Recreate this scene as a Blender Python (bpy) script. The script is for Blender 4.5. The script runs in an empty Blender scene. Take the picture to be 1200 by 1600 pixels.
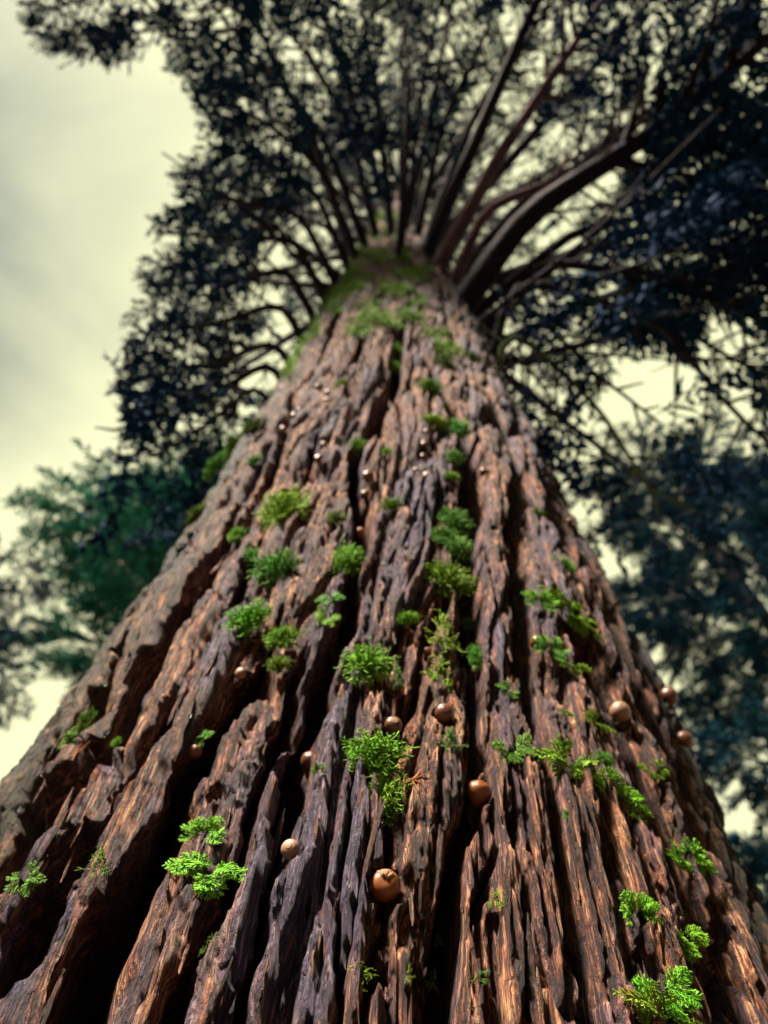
import bpy, math
import numpy as np
from mathutils import Matrix, Vector

# ---------------------------------------------------------------- camera, sky, sun, exposure
scene = bpy.context.scene
COL = scene.collection
FPX = 1180.0                                   # focal length in photograph pixels (1200 x 1600)
CAM = np.array([0.0, -0.96, 1.2])
PITCH, ROLL, YAW = 64.0, 3.0, -1.0

def cam_axes():
    t = math.radians(PITCH)
    F = np.array([0, math.cos(t), math.sin(t)]); U = np.array([0, -math.sin(t), math.cos(t)]); X = np.array([1.0, 0, 0])
    y = math.radians(YAW); c, s = math.cos(y), math.sin(y)
    Rz = np.array([[c, s, 0], [-s, c, 0], [0, 0, 1]])
    F, U, X = Rz @ F, Rz @ U, Rz @ X
    a = math.radians(ROLL)
    return math.cos(a) * X + math.sin(a) * U, -math.sin(a) * X + math.cos(a) * U, F
CX, CU, CF = cam_axes()

def project(P):
    d = np.asarray(P, float) - CAM
    zz = d @ CF
    zz = np.where(np.abs(zz) < 1e-4, 1e-4, zz)
    return 600 + FPX * (d @ CX) / zz, 800 - FPX * (d @ CU) / zz, zz

def ray(px, py):
    px = np.asarray(px, float); py = np.asarray(py, float)
    return CF + ((px - 600) / FPX)[..., None] * CX + ((800 - py) / FPX)[..., None] * CU

cd = bpy.data.cameras.new('camera')
cam = bpy.data.objects.new('camera', cd); COL.objects.link(cam)
cam.matrix_world = Matrix([[CX[i], CU[i], -CF[i], CAM[i]] for i in range(3)] + [[0, 0, 0, 1]])
cd.sensor_fit = 'VERTICAL'; cd.sensor_height = 36; cd.sensor_width = 27
cd.lens = 36 * FPX / 1600
cd.clip_start = 0.02; cd.clip_end = 2000
cd.dof.use_dof = True; cd.dof.focus_distance = 0.51
cd.dof.aperture_fstop = cd.lens / 4.8
scene.camera = cam

SUN_EL, SUN_AZ = math.radians(50), math.radians(-39)   # azimuth from behind the camera, negative = to its left
to_sun = Vector((math.sin(SUN_AZ) * math.cos(SUN_EL), -math.cos(SUN_AZ) * math.cos(SUN_EL), math.sin(SUN_EL)))
sl = bpy.data.lights.new('sun', 'SUN'); sl.energy = 1.5; sl.angle = math.radians(10); sl.color = (1.0, 0.86, 0.68)
sun = bpy.data.objects.new('sun', sl); COL.objects.link(sun)
sun.rotation_euler = to_sun.to_track_quat('Z', 'Y').to_euler(); sun.location = (-4, -6, 12)

world = bpy.data.worlds.new('World'); scene.world = world; world.use_nodes = True
nt = world.node_tree; nt.nodes.clear()
wo = nt.nodes.new('ShaderNodeOutputWorld'); bg = nt.nodes.new('ShaderNodeBackground')
sky = nt.nodes.new('ShaderNodeTexSky'); sky.sky_type = 'NISHITA'; sky.sun_disc = False
sky.sun_elevation = SUN_EL; sky.sun_rotation = math.atan2(to_sun.x, to_sun.y)
tc = nt.nodes.new('ShaderNodeTexCoord'); mp = nt.nodes.new('ShaderNodeMapping')
mp.inputs['Location'].default_value = (0.42, 0.25, 0.1)
nz = nt.nodes.new('ShaderNodeTexNoise'); nz.inputs['Scale'].default_value = 3.2; nz.inputs['Detail'].default_value = 5
nz.inputs['Roughness'].default_value = 0.5; nz.inputs['Distortion'].default_value = 0.4
mx = nt.nodes.new('ShaderNodeMix'); mx.data_type = 'RGBA'; mx.inputs[0].default_value = 0.97
bg.inputs['Strength'].default_value = 0.1
L = nt.links.new
def wmath(op, a, b=None, clamp=False):
    n = nt.nodes.new('ShaderNodeMath'); n.operation = op; n.use_clamp = clamp
    for k, v in enumerate((a, b)):
        if v is None: continue
        if hasattr(v, 'is_output'): L(v, n.inputs[k])
        else: n.inputs[k].default_value = v
    return n.outputs[0]
L(tc.outputs['Generated'], mp.inputs['Vector']); L(mp.outputs['Vector'], nz.inputs['Vector'])
bank = None                                   # grey cloud banks spread over the whole sky, one of them at the left of the view
for px_, py_, ext in ((-120, 300, 0.19), (-130, 520, 0.12), (1500, 900, 0.14), (700, -700, 0.15), (-700, -300, 0.2), (2300, -200, 0.2), (-1500, 1100, 0.18)):
    dv = ray(np.array([px_]), np.array([py_]))[0]; dv = dv / np.linalg.norm(dv)
    dt = nt.nodes.new('ShaderNodeVectorMath'); dt.operation = 'DISTANCE'; L(tc.outputs['Generated'], dt.inputs[0]); dt.inputs[1].default_value = tuple(dv)
    f = wmath('SUBTRACT', 1.0, wmath('DIVIDE', dt.outputs['Value'], ext * 2.0), True)
    bank = f if bank is None else wmath('MAXIMUM', bank, f)
cl = wmath('ADD', wmath('MULTIPLY', bank, 1.1), wmath('MULTIPLY', wmath('SUBTRACT', nz.outputs['Fac'], 0.56), 1.6), True)
mc_ = nt.nodes.new('ShaderNodeMix'); mc_.data_type = 'RGBA'
mc_.inputs[6].default_value = (0.90, 0.885, 0.485, 1); mc_.inputs[7].default_value = (0.30, 0.315, 0.20, 1)
L(cl, mc_.inputs[0]); L(sky.outputs['Color'], mx.inputs[6]); L(mc_.outputs[2], mx.inputs[7])
L(mx.outputs[2], bg.inputs['Color']); L(bg.outputs['Background'], wo.inputs['Surface'])

vs = scene.view_settings
vs.view_transform = 'Standard'; vs.look = 'None'; vs.gamma = 1; vs.use_curve_mapping = False
vs.exposure = 3.6
scene.cycles.max_bounces = 4; scene.cycles.diffuse_bounces = 1

# ---------------------------------------------------------------- helpers
rng = np.random.default_rng(7)

def link(o, parent=None):
    COL.objects.link(o)
    if parent is not None: o.parent = parent
    return o

def tag(o, label=None, cat=None, group=None, kind=None):
    if label: o['label'] = label
    if cat: o['category'] = cat
    if group: o['group'] = group
    if kind: o['kind'] = kind
    return o

def empty(name, loc=(0, 0, 0)):
    o = bpy.data.objects.new(name, None); o.empty_display_size = 0.05
    o.location = loc
    return link(o)

def quick_mesh(name, V, loops, sizes, mat, smooth=True):
    """fast mesh from flat numpy arrays"""
    V = np.asarray(V, np.float32).reshape(-1, 3)
    loops = np.asarray(loops, np.int32).ravel(); sizes = np.asarray(sizes, np.int32).ravel()
    me = bpy.data.meshes.new(name)
    me.vertices.add(len(V)); me.vertices.foreach_set('co', V.ravel())
    me.loops.add(len(loops)); me.loops.foreach_set('vertex_index', loops)
    me.polygons.add(len(sizes))
    st = np.zeros(len(sizes), np.int32); st[1:] = np.cumsum(sizes)[:-1]
    me.polygons.foreach_set('loop_start', st)
    try: me.polygons.foreach_set('loop_total', sizes)
    except Exception: pass
    me.polygons.foreach_set('use_smooth', np.full(len(sizes), smooth))
    me.update(calc_edges=True); me.validate()
    if mat: me.materials.append(mat)
    return me

def mobj(name, me, parent=None):
    return link(bpy.data.objects.new(name, me), parent)

class Quads:
    """collects quad patches"""
    def __init__(self): self.V = []; self.Q = []; self.n = 0; self.A = []
    def add(self, V, Q, a=None):
        V = np.asarray(V, np.float32).reshape(-1, 3); Q = np.asarray(Q, np.int64).reshape(-1, 4)
        self.V.append(V); self.Q.append(Q + self.n); self.n += len(V)
        self.A.append(np.zeros(len(V), np.float32) if a is None else np.asarray(a, np.float32))
    def tube(self, P, R, sides=6, a=None, cap=False):
        P = np.asarray(P, float); R = np.broadcast_to(np.asarray(R, float), (len(P),))
        T = np.gradient(P, axis=0); T /= np.linalg.norm(T, axis=1)[:, None] + 1e-9
        ref = np.array([0, 0, 1.0]) if abs(T[:, 2]).mean() < 0.8 else np.array([1.0, 0, 0])
        N = np.cross(T, ref); N /= np.linalg.norm(N, axis=1)[:, None] + 1e-9
        B = np.cross(T, N)
        an = np.linspace(0, 2 * math.pi, sides, endpoint=False)
        ring = P[:, None] + R[:, None, None] * (np.cos(an)[None, :, None] * N[:, None] + np.sin(an)[None, :, None] * B[:, None])
        n = len(P); i = np.arange(n - 1)[:, None]; j = np.arange(sides)[None]
        q = np.stack([i * sides + j, i * sides + (j + 1) % sides, (i + 1) * sides + (j + 1) % sides, (i + 1) * sides + j], -1)
        self.add(ring, q, None if a is None else np.repeat(a, sides))
    def mesh(self, name, mat, smooth=True, attr=None):
        V = np.concatenate(self.V); Q = np.concatenate(self.Q)
        me = quick_mesh(name, V, Q, np.full(len(Q), 4), mat, smooth)
        if attr:
            at = me.attributes.new(attr, 'FLOAT', 'POINT'); A = np.concatenate(self.A)
            if len(A) == len(me.vertices): at.data.foreach_set('value', A)
        return me

# lattice noise -----------------------------------------------------------------
def hsh(ix, iy, seed):
    h = (ix.astype(np.int64) * 374761393 + iy.astype(np.int64) * 668265263 + seed * 974634541) & 0xFFFFFFFF
    h = ((h ^ (h >> 13)) * 1274126177) & 0xFFFFFFFF
    h = ((h ^ (h >> 16)) * 2246822519) & 0xFFFFFFFF
    return ((h ^ (h >> 15)) & 0xFFFFFF) / float(0xFFFFFF)

def vn(x, y, seed=0):
    ix = np.floor(x); iy = np.floor(y); fx = x - ix; fy = y - iy
    ix = ix.astype(np.int64); iy = iy.astype(np.int64)
    fx = fx * fx * fx * (fx * (fx * 6 - 15) + 10); fy = fy * fy * fy * (fy * (fy * 6 - 15) + 10)
    a = hsh(ix, iy, seed); b = hsh(ix + 1, iy, seed); c = hsh(ix, iy + 1, seed); d = hsh(ix + 1, iy + 1, seed)
    return ((a + (b - a) * fx) * (1 - fy) + (c + (d - c) * fx) * fy) * 2 - 1

def fbm(x, y, seed=0, o=3):
    s = 0; a = 1.0; n = 0
    for k in range(o):
        s = s + a * vn(x * 2 ** k + 3.7 * k, y * 2 ** k, seed + k); n += a; a *= 0.5
    return s / n

def voro(x, y, seed):
    ix = np.floor(x).astype(np.int64); iy = np.floor(y).astype(np.int64)
    F1 = np.full(x.shape, 9.0); F2 = np.full(x.shape, 9.0); ID = np.zeros(x.shape)
    for dx in (-1, 0, 1):
        for dy in (-1, 0, 1):
            cx = ix + dx; cy = iy + dy
            px = cx + 0.1 + 0.8 * hsh(cx, cy, seed); py = cy + 0.05 + 0.9 * hsh(cx, cy, seed + 17)
            d = np.hypot(x - px, (y - py) * 0.8)
            nw = d < F1
            F2 = np.where(nw, F1, np.minimum(F2, d)); ID = np.where(nw, hsh(cx, cy, seed + 31), ID); F1 = np.where(nw, d, F1)
    return F1, F2, ID

def sst(a, b, x):
    t = np.clip((x - a) / (b - a), 0, 1)
    return t * t * (3 - 2 * t)

# materials ----------------------------------------------------------------------
class NB:
    def __init__(self, name):
        self.m = bpy.data.materials.new(name); self.m.use_nodes = True
        self.t = self.m.node_tree; self.t.nodes.clear()
        self.out = self.n('ShaderNodeOutputMaterial'); self.p = self.n('ShaderNodeBsdfPrincipled')
        self.l(self.p.outputs[0], self.out.inputs['Surface'])
    def n(self, typ, **kw):
        nd = self.t.nodes.new(typ)
        for k, v in kw.items(): setattr(nd, k, v)
        return nd
    def l(self, a, b): self.t.links.new(a, b)
    def noise(self, vec, scale, detail=3, rough=0.5, dist=0.0):
        n = self.n('ShaderNodeTexNoise'); n.inputs['Scale'].default_value = scale; n.inputs['Detail'].default_value = detail
        n.inputs['Roughness'].default_value = rough; n.inputs['Distortion'].default_value = dist
        if vec is not None: self.l(vec, n.inputs['Vector'])
        return n.outputs['Fac']
    def mapping(self, vec, scale, loc=(0, 0, 0)):
        n = self.n('ShaderNodeMapping'); n.inputs['Scale'].default_value = scale; n.inputs['Location'].default_value = loc
        self.l(vec, n.inputs['Vector']); return n.outputs['Vector']
    def ramp(self, fac, stops):
        n = self.n('ShaderNodeValToRGB'); e = n.color_ramp.elements
        while len(e) < len(stops): e.new(0.5)
        for i, (p, c) in enumerate(stops):
            e[i].position = p; e[i].color = (c, c, c, 1) if not hasattr(c, '__len__') else (*c, 1)
        self.l(fac, n.inputs['Fac']); return n.outputs['Color']
    def mix(self, fac, a, b, blend='MIX'):
        n = self.n('ShaderNodeMix', data_type='RGBA', blend_type=blend)
        for s, v in ((0, fac), (6, a), (7, b)):
            if hasattr(v, 'links') or hasattr(v, 'is_output'): self.l(v, n.inputs[s])
            elif s == 0: n.inputs[0].default_value = v
            else: n.inputs[s].default_value = (*v, 1)
        return n.outputs[2]
    def math(self, op, a, b=0.0):
        n = self.n('ShaderNodeMath', operation=op)
        for i, v in enumerate((a, b)):
            if hasattr(v, 'is_output'): self.l(v, n.inputs[i])
            else: n.inputs[i].default_value = v
        return n.outputs[0]
    def set(self, **kw):
        for k, v in kw.items():
            k = k.replace('_', ' ')
            if hasattr(v, 'is_output'): self.l(v, self.p.inputs[k])
            else: self.p.inputs[k].default_value = (*v, 1) if hasattr(v, '__len__') else v
        return self
    def bump(self, h, strength, dist):
        n = self.n('ShaderNodeBump'); n.inputs['Strength'].default_value = strength; n.inputs['Distance'].default_value = dist
        self.l(h, n.inputs['Height']); self.l(n.outputs[0], self.p.inputs['Normal'])

def bark_material():
    b = NB('bark')
    uv = b.n('ShaderNodeNewGeometry').outputs['Position']          # solid texture drawn out along the stem
    at = b.n('ShaderNodeAttribute', attribute_name='tone').outputs['Fac']
    S3 = lambda a, c, l=(0, 0, 0): b.mapping(uv, (a, a, c), l)
    streak = b.noise(S3(150, 13), 1.0, 5, 0.65, 0.4)
    strand = b.noise(S3(330, 24), 1.0, 4, 0.65)
    patch = b.noise(S3(15, 3.2, (3, 1, 0)), 1.0, 4, 0.6, 0.5)
    red = b.ramp(streak, [(0.36, (0.028, 0.008, 0.010)), (0.47, (0.135, 0.036, 0.022)), (0.545, (0.46, 0.165, 0.080)), (0.635, (0.92, 0.50, 0.265))])
    grey = b.ramp(strand, [(0.32, (0.018, 0.014, 0.058)), (0.52, (0.105, 0.074, 0.170)), (0.68, (0.46, 0.33, 0.40))])
    mask = b.ramp(b.math('ADD', b.math('MULTIPLY', patch, 0.75), b.math('MULTIPLY', at, 0.30)), [(0.48, 0.0), (0.64, 1.0)])
    c = b.mix(mask, red, grey)
    c = b.mix(1.0, c, b.ramp(b.n('ShaderNodeAttribute', attribute_name='sliver').outputs['Fac'], [(0.0, 0.55), (1.0, 1.0)]), 'MULTIPLY')
    c = b.mix(1.0, c, b.ramp(b.noise(S3(520, 26, (3, 8, 1)), 1.0, 4, 0.65, 0.3), [(0.40, 0.35), (0.52, 1.0)]), 'MULTIPLY')
    fresh = b.ramp(b.noise(S3(42, 6, (9, 4, 0)), 1.0, 5, 0.7), [(0.59, 0.0), (0.66, 1.0)])
    c = b.mix(b.math('MULTIPLY', fresh, 0.8), c, b.ramp(streak, [(0.35, (0.20, 0.045, 0.015)), (0.65, (0.62, 0.21, 0.06))]))
    crack = b.ramp(b.noise(S3(290, 17, (4, 4, 4)), 1.0, 5, 0.7, 0.6), [(0.41, 1.0), (0.46, 0.0)])
    blotch = b.ramp(b.noise(S3(110, 48, (1, 7, 0)), 1.0, 6, 0.7), [(0.36, 1.0), (0.45, 0.0)])
    dark = b.math('MAXIMUM', crack, b.math('MULTIPLY', blotch, 0.85))
    c = b.mix(b.math('MULTIPLY', dark, 0.9), c, (0.014, 0.011, 0.024))
    lich = b.ramp(b.noise(S3(190, 90, (2, 2, 9)), 1.0, 5, 0.7), [(0.62, 0.0), (0.70, 1.0)])
    c = b.mix(b.math('MULTIPLY', lich, 0.5), c, (0.30, 0.30, 0.29))
    film_shade = b.ramp(b.noise(S3(34, 10, (5, 2, 0)), 1.0, 6, 0.75), [(0.60, 0.0), (0.69, 1.0)])
    film_shade = b.math('MAXIMUM', film_shade, b.math('MULTIPLY', b.n('ShaderNodeAttribute', attribute_name='film_shade').outputs['Fac'], b.ramp(b.noise(S3(60, 14, (8, 2, 0)), 1.0, 6, 0.75), [(0.34, 0.0), (0.47, 1.0)])))
    c = b.mix(b.math('MULTIPLY', film_shade, 0.8), c, b.ramp(strand, [(0.4, (0.006, 0.010, 0.007)), (0.7, (0.026, 0.048, 0.018))]))
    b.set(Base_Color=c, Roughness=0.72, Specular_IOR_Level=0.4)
    f1 = b.noise(S3(300, 22, (7, 7, 7)), 1.0, 5, 0.7)
    f2 = b.noise(S3(260, 120), 1.0, 5, 0.65)
    hgt = b.math('SUBTRACT', b.math('ADD', b.math('MULTIPLY', f1, 1.2), b.math('MULTIPLY', f2, 0.8)), b.math('MULTIPLY', dark, 0.35))
    b.bump(hgt, 1.0, 0.010)
    return b.m

def simple(name, stops, scale=8, rough=0.7, detail=4, spec=0.3, obj=True, bump=0.0, bd=0.005):
    b = NB(name); v = b.n('ShaderNodeTexCoord').outputs['Object']
    f = b.noise(v, scale, detail, 0.6)
    b.set(Base_Color=b.ramp(f, stops), Roughness=rough, Specular_IOR_Level=spec)
    if bump: b.bump(b.noise(v, scale * 3, 4, 0.6), bump, bd)
    return b.m

def foliage_mat(name, a, c2, scale=1.1):
    b = NB(name); v = b.n('ShaderNodeNewGeometry').outputs['Position']
    f = b.noise(v, scale, 4, 0.65)
    b.set(Base_Color=b.ramp(f, [(0.35, a), (0.65, c2)]), Roughness=0.8, Specular_IOR_Level=0.08)
    return b.m

def tuft_mat(name, base, mid, tip):
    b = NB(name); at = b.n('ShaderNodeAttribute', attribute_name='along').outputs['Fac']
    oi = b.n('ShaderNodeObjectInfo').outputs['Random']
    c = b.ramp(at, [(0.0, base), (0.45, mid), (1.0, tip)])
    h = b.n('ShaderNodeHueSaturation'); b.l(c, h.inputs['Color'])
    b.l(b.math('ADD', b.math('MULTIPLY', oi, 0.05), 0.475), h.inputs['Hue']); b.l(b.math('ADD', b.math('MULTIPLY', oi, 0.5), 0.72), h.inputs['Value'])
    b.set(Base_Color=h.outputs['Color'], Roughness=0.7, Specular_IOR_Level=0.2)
    return b.m

M = {}
M['bark'] = bark_material()
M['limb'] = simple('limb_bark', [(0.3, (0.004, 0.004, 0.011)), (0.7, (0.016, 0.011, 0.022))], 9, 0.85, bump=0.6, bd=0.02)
M['limb_lit'] = simple('limb_bark_lit', [(0.3, (0.05, 0.032, 0.05)), (0.7, (0.16, 0.09, 0.11))], 9, 0.85, bump=0.6, bd=0.02)  # same limb bark, painted paler to carry the light it catches
M['limb_moss'] = simple('limb_moss', [(0.3, (0.03, 0.06, 0.02)), (0.7, (0.09, 0.13, 0.03))], 9, 0.9)
M['needles'] = foliage_mat('needles', (0.002, 0.015, 0.066), (0.008, 0.052, 0.115))
M['needles_teal'] = foliage_mat('needles_teal', (0.010, 0.100, 0.082), (0.036, 0.235, 0.150), 0.8)
M['needles_blue'] = foliage_mat('needles_blue', (0.005, 0.025, 0.070), (0.016, 0.085, 0.120), 0.8)
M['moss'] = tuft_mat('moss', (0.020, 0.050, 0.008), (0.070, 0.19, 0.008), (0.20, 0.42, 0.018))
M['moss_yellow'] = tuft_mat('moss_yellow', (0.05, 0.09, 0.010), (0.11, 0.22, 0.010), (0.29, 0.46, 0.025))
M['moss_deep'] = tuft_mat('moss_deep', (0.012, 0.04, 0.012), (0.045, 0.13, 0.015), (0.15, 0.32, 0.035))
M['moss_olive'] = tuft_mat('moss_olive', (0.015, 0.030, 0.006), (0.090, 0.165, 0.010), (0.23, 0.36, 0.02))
M['ground'] = simple('forest_floor', [(0.3, (0.035, 0.024, 0.018)), (0.6, (0.09, 0.060, 0.040))], 6, 0.95, bump=0.8, bd=0.03)

def nut_mat(name, lo, hi, rough=0.33):
    b = NB(name); v = b.n('ShaderNodeTexCoord').outputs['Object']
    st = b.noise(b.mapping(v, (1400, 1400, 60)), 1.0, 3, 0.6)
    sp = b.ramp(b.noise(v, 420, 3, 0.6), [(0.60, 0.0), (0.72, 0.7)])
    oi = b.n('ShaderNodeObjectInfo').outputs['Random']
    c = b.mix(b.ramp(st, [(0.35, 0.0), (0.65, 1.0)]), lo, hi)
    c = b.mix(sp, c, tuple(0.35 * x for x in lo))
    b.set(Base_Color=c, Roughness=rough, Specular_IOR_Level=0.5)
    b.bump(b.noise(v, 700, 3, 0.5), 0.25, 0.0004)
    return b.m
M['nut_orange'] = nut_mat('nut_orange', (0.13, 0.036, 0.008), (0.27, 0.085, 0.020))
M['nut_brown'] = nut_mat('nut_brown', (0.075, 0.026, 0.013), (0.16, 0.060, 0.032))
M['nut_pale'] = nut_mat('nut_pale', (0.20, 0.10, 0.060), (0.32, 0.19, 0.125), 0.45)
M['scar'] = simple('acorn_scar', [(0.3, (0.16, 0.085, 0.045)), (0.7, (0.36, 0.22, 0.14))], 500, 0.8)

# ---------------------------------------------------------------- ground
gn = 60; gx = np.sinh(np.linspace(-4.2, 4.2, gn)) * 9.0
GX, GY = np.meshgrid(gx, gx)
GZ = 0.10 * fbm(GX * 0.35, GY * 0.35, 5, 3) * np.clip(np.hypot(GX, GY) / 2.5, 0.0, 1) - 0.02
ii, jj = np.meshgrid(np.arange(gn - 1), np.arange(gn - 1), indexing='ij')
q = np.stack([ii * gn + jj, ii * gn + jj + 1, (ii + 1) * gn + jj + 1, (ii + 1) * gn + jj], -1).reshape(-1, 4)
tag(mobj('ground', quick_mesh('ground', np.stack([GX, GY, GZ], -1), q, np.full(len(q), 4), M['ground'])), kind='structure')

# ---------------------------------------------------------------- the trunk's bark as a relief over (arc, height)
ZK = np.array([-0.1, 0.3, 0.7, 1.2, 1.6, 2.2, 4, 7, 12, 20, 28, 31.0]); RK = np.array([.76, .64, .57, .525, .508, .495, .45, .395, .32, .2, .06, .008])
def Rb(z, az=None):
    r = np.interp(z, ZK, RK)
    if az is not None:                                             # root flare, stronger to the left
        r = r + 0.05 * sst(2.6, 1.2, z) * np.exp(-((az + 1.05) / 0.45) ** 2) - 0.02 * sst(3.5, 1.5, z) * np.exp(-((az - 0.95) / 0.4) ** 2)
    return r
RU = 0.5

def march(px, py, hfun, tmax=16.0, n=700):
    """first hit of the pixel rays with the bark; returns points, az, z, ok"""
    px = np.atleast_1d(np.asarray(px, float)); py = np.atleast_1d(np.asarray(py, float))
    D = ray(px, py); t = np.geomspace(0.25, tmax, n)
    P = CAM + t[None, :, None] * D[:, None, :]
    az = np.arctan2(P[..., 0], -P[..., 1]); r = np.hypot(P[..., 0], P[..., 1])
    g = r - Rb(P[..., 2], az) - hfun(az * RU, P[..., 2])
    hit = g < 0; ok = hit.any(1); k = np.argmax(hit, 1); k = np.where(ok, k, np.argmin(g, 1)); k = np.maximum(k, 1)
    i = np.arange(len(k)); g0, g1 = g[i, k - 1], g[i, k]
    w = np.where(ok, g0 / (g0 - g1 + 1e-9), 0.0)
    tt = t[k - 1] + (t[k] - t[k - 1]) * np.clip(w, 0, 1)
    Q = CAM + tt[:, None] * D
    return Q, np.arctan2(Q[:, 0], -Q[:, 1]), Q[:, 2], ok

# long furrows between the ridges: photograph polylines, (x, y, width)
FUR = [
 (0.055, [(0,1310,58),(75,1210,52),(135,1145,44),(165,1090,38),(215,1000,34),(300,880,26),(370,770,14),(430,660,12)]),
 (0.045, [(0,1460,40),(50,1380,38),(110,1295,36),(165,1225,30),(210,1165,28),(260,1080,24),(295,1030,22),(350,930,18),(400,840,12)]),
 (0.085, [(70,1600,80),(115,1500,84),(165,1400,72),(225,1320,52),(265,1240,42),(295,1170,40),(325,1120,34),(360,1065,26),(395,1010,18),(430,960,10)]),
 (0.040, [(235,1600,46),(270,1500,36),(305,1430,36),(350,1350,30),(370,1280,30),(395,1200,34),(425,1130,26),(450,1060,20),(475,1000,16)]),
 (0.070, [(362,1600,16),(380,1530,18),(410,1440,22),(430,1340,26),(441,1290,32),(447,1225,42),(468,1120,42),(492,1050,38),(516,990,36),(546,940,34),(552,900,30),(560,830,26),(565,775,26),(552,700,22),(580,665,24),(597,615,26),(620,565,24),(625,510,16),(640,470,10)]),
 (0.018, [(575,1600,12),(582,1500,14),(600,1320,16),(612,1180,16),(640,1080,12),(652,1000,12),(668,940,12)]),
 (0.080, [(690,1600,40),(702,1500,48),(712,1425,52),(720,1350,42),(728,1295,26),(748,1238,20),(753,1190,20),(757,1100,18),(752,1000,20),(742,950,26),(736,890,28),(742,825,32),(750,750,36),(742,685,28),(725,650,22),(692,590,16),(655,525,12)]),
 (0.060, [(812,735,22),(819,850,24),(828,950,24),(838,1020,20),(850,1080,14),(862,1150,12),(870,1230,14),(885,1330,18),(900,1420,20),(915,1500,18),(930,1600,18)]),
 (0.060, [(905,960,14),(935,1020,34),(955,1070,34),(985,1110,22),(1030,1215,28),(1060,1280,34),(1100,1375,38),(1130,1450,34),(1165,1550,30)]),
 (0.045, [(955,1255,12),(966,1320,24),(970,1380,24),(982,1450,16),(1000,1540,16),(1010,1600,14)]),
 (0.040, [(850,730,14),(875,800,18),(900,860,18),(940,940,18),(985,1030,20),(1040,1130,20),(1080,1215,18)]),
 (0.030, [(455,600,12),(440,675,14),(395,775,14),(330,875,14),(290,940,12)]),
 (0.030, [(515,640,12),(470,725,14),(430,785,16),(385,850,12)]),
 (0.026, [(540,1600,8),(520,1480,10),(515,1400,8),(530,1300,8),(545,1190,10)]),
 (0.030, [(770,1600,8),(760,1480,10),(762,1390,10),(778,1300,10),(775,1180,10)]),
 (0.030, [(830,1500,10),(822,1400,12),(812,1300,12),(806,1200,10)]),
 (0.022, [(660,1600,8),(668,1520,20),(664,1465,26),(668,1420,8)]),
 (0.030, [(1010,1500,10),(1040,1400,10),(1000,1290,12),(960,1180,10)]),
 (0.035, [(1180,1520,16),(1150,1420,16),(1110,1310,18),(1080,1230,14)]),
 (0.030, [(655,800,8),(690,870,12),(690,940,22),(668,985,16)]),
 (0.026, [(500,590,18),(530,578,16),(560,570,10)]),
 (0.030, [(530,470,12),(500,540,14),(470,600,12)]),
 (0.030, [(600,440,10),(575,500,14),(550,560,12)]),
 (0.030, [(690,450,10),(710,520,14),(760,600,14),(800,680,12)]),
]
_z0 = lambda u, z: 0 * u
FURROWS = []
for depth, pts in FUR:
    a = np.array(pts, float)
    P, az, z, ok = march(a[:, 0], a[:, 1], _z0)
    dist = (P - CAM) @ CF
    w = 0.5 * a[:, 2] * dist / FPX
    u = az * RU
    k = ok & (np.abs(az) < 1.25)
    if k.sum() < 2: continue
    vw = CAM[:2] - P[:, :2]; vw = vw / np.linalg.norm(vw, axis=1)[:, None]
    fc = np.sin(az) * vw[:, 0] - np.cos(az) * vw[:, 1]             # how squarely the bark faces the viewer
    u, z, w = u[k], z[k], w[k] / np.maximum(fc[k], 0.33)
    o = np.argsort(z); FURROWS.append((depth, z[o], u[o], w[o]))

for a0, a1, z_a, z_b, dp_, w_ in ((-0.74, -0.66, 1.5, 3.6, 0.035, 0.010), (-0.86, -0.80, 1.3, 3.0, 0.050, 0.018), (-0.98, -0.88, 1.6, 4.5, 0.045, 0.014), (-1.12, -1.0, 1.2, 3.8, 0.05, 0.018),
                                  (-1.26, -1.15, 1.3, 5.0, 0.05, 0.02), (0.70, 0.74, 1.7, 3.2, 0.03, 0.010), (0.86, 0.84, 1.4, 4.0, 0.045, 0.014), (0.98, 0.96, 1.5, 4.4, 0.045, 0.014), (1.12, 1.05, 1.3, 4.0, 0.05, 0.018), (1.28, 1.2, 1.3, 4.0, 0.05, 0.02)):
    zz_ = np.linspace(z_a, z_b, 9); FURROWS.append((dp_, zz_, RU * np.linspace(a0, a1, 9) + 0.012 * vn(zz_ * 2.2, zz_ * 0 + a0 * 9, 91), w_ * (1 + 0.5 * vn(zz_ * 3, zz_ * 0 + a0 * 5, 92))))
SEATS = []
PITS = []            # (u, z, radius u, radius z, depth)

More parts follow.
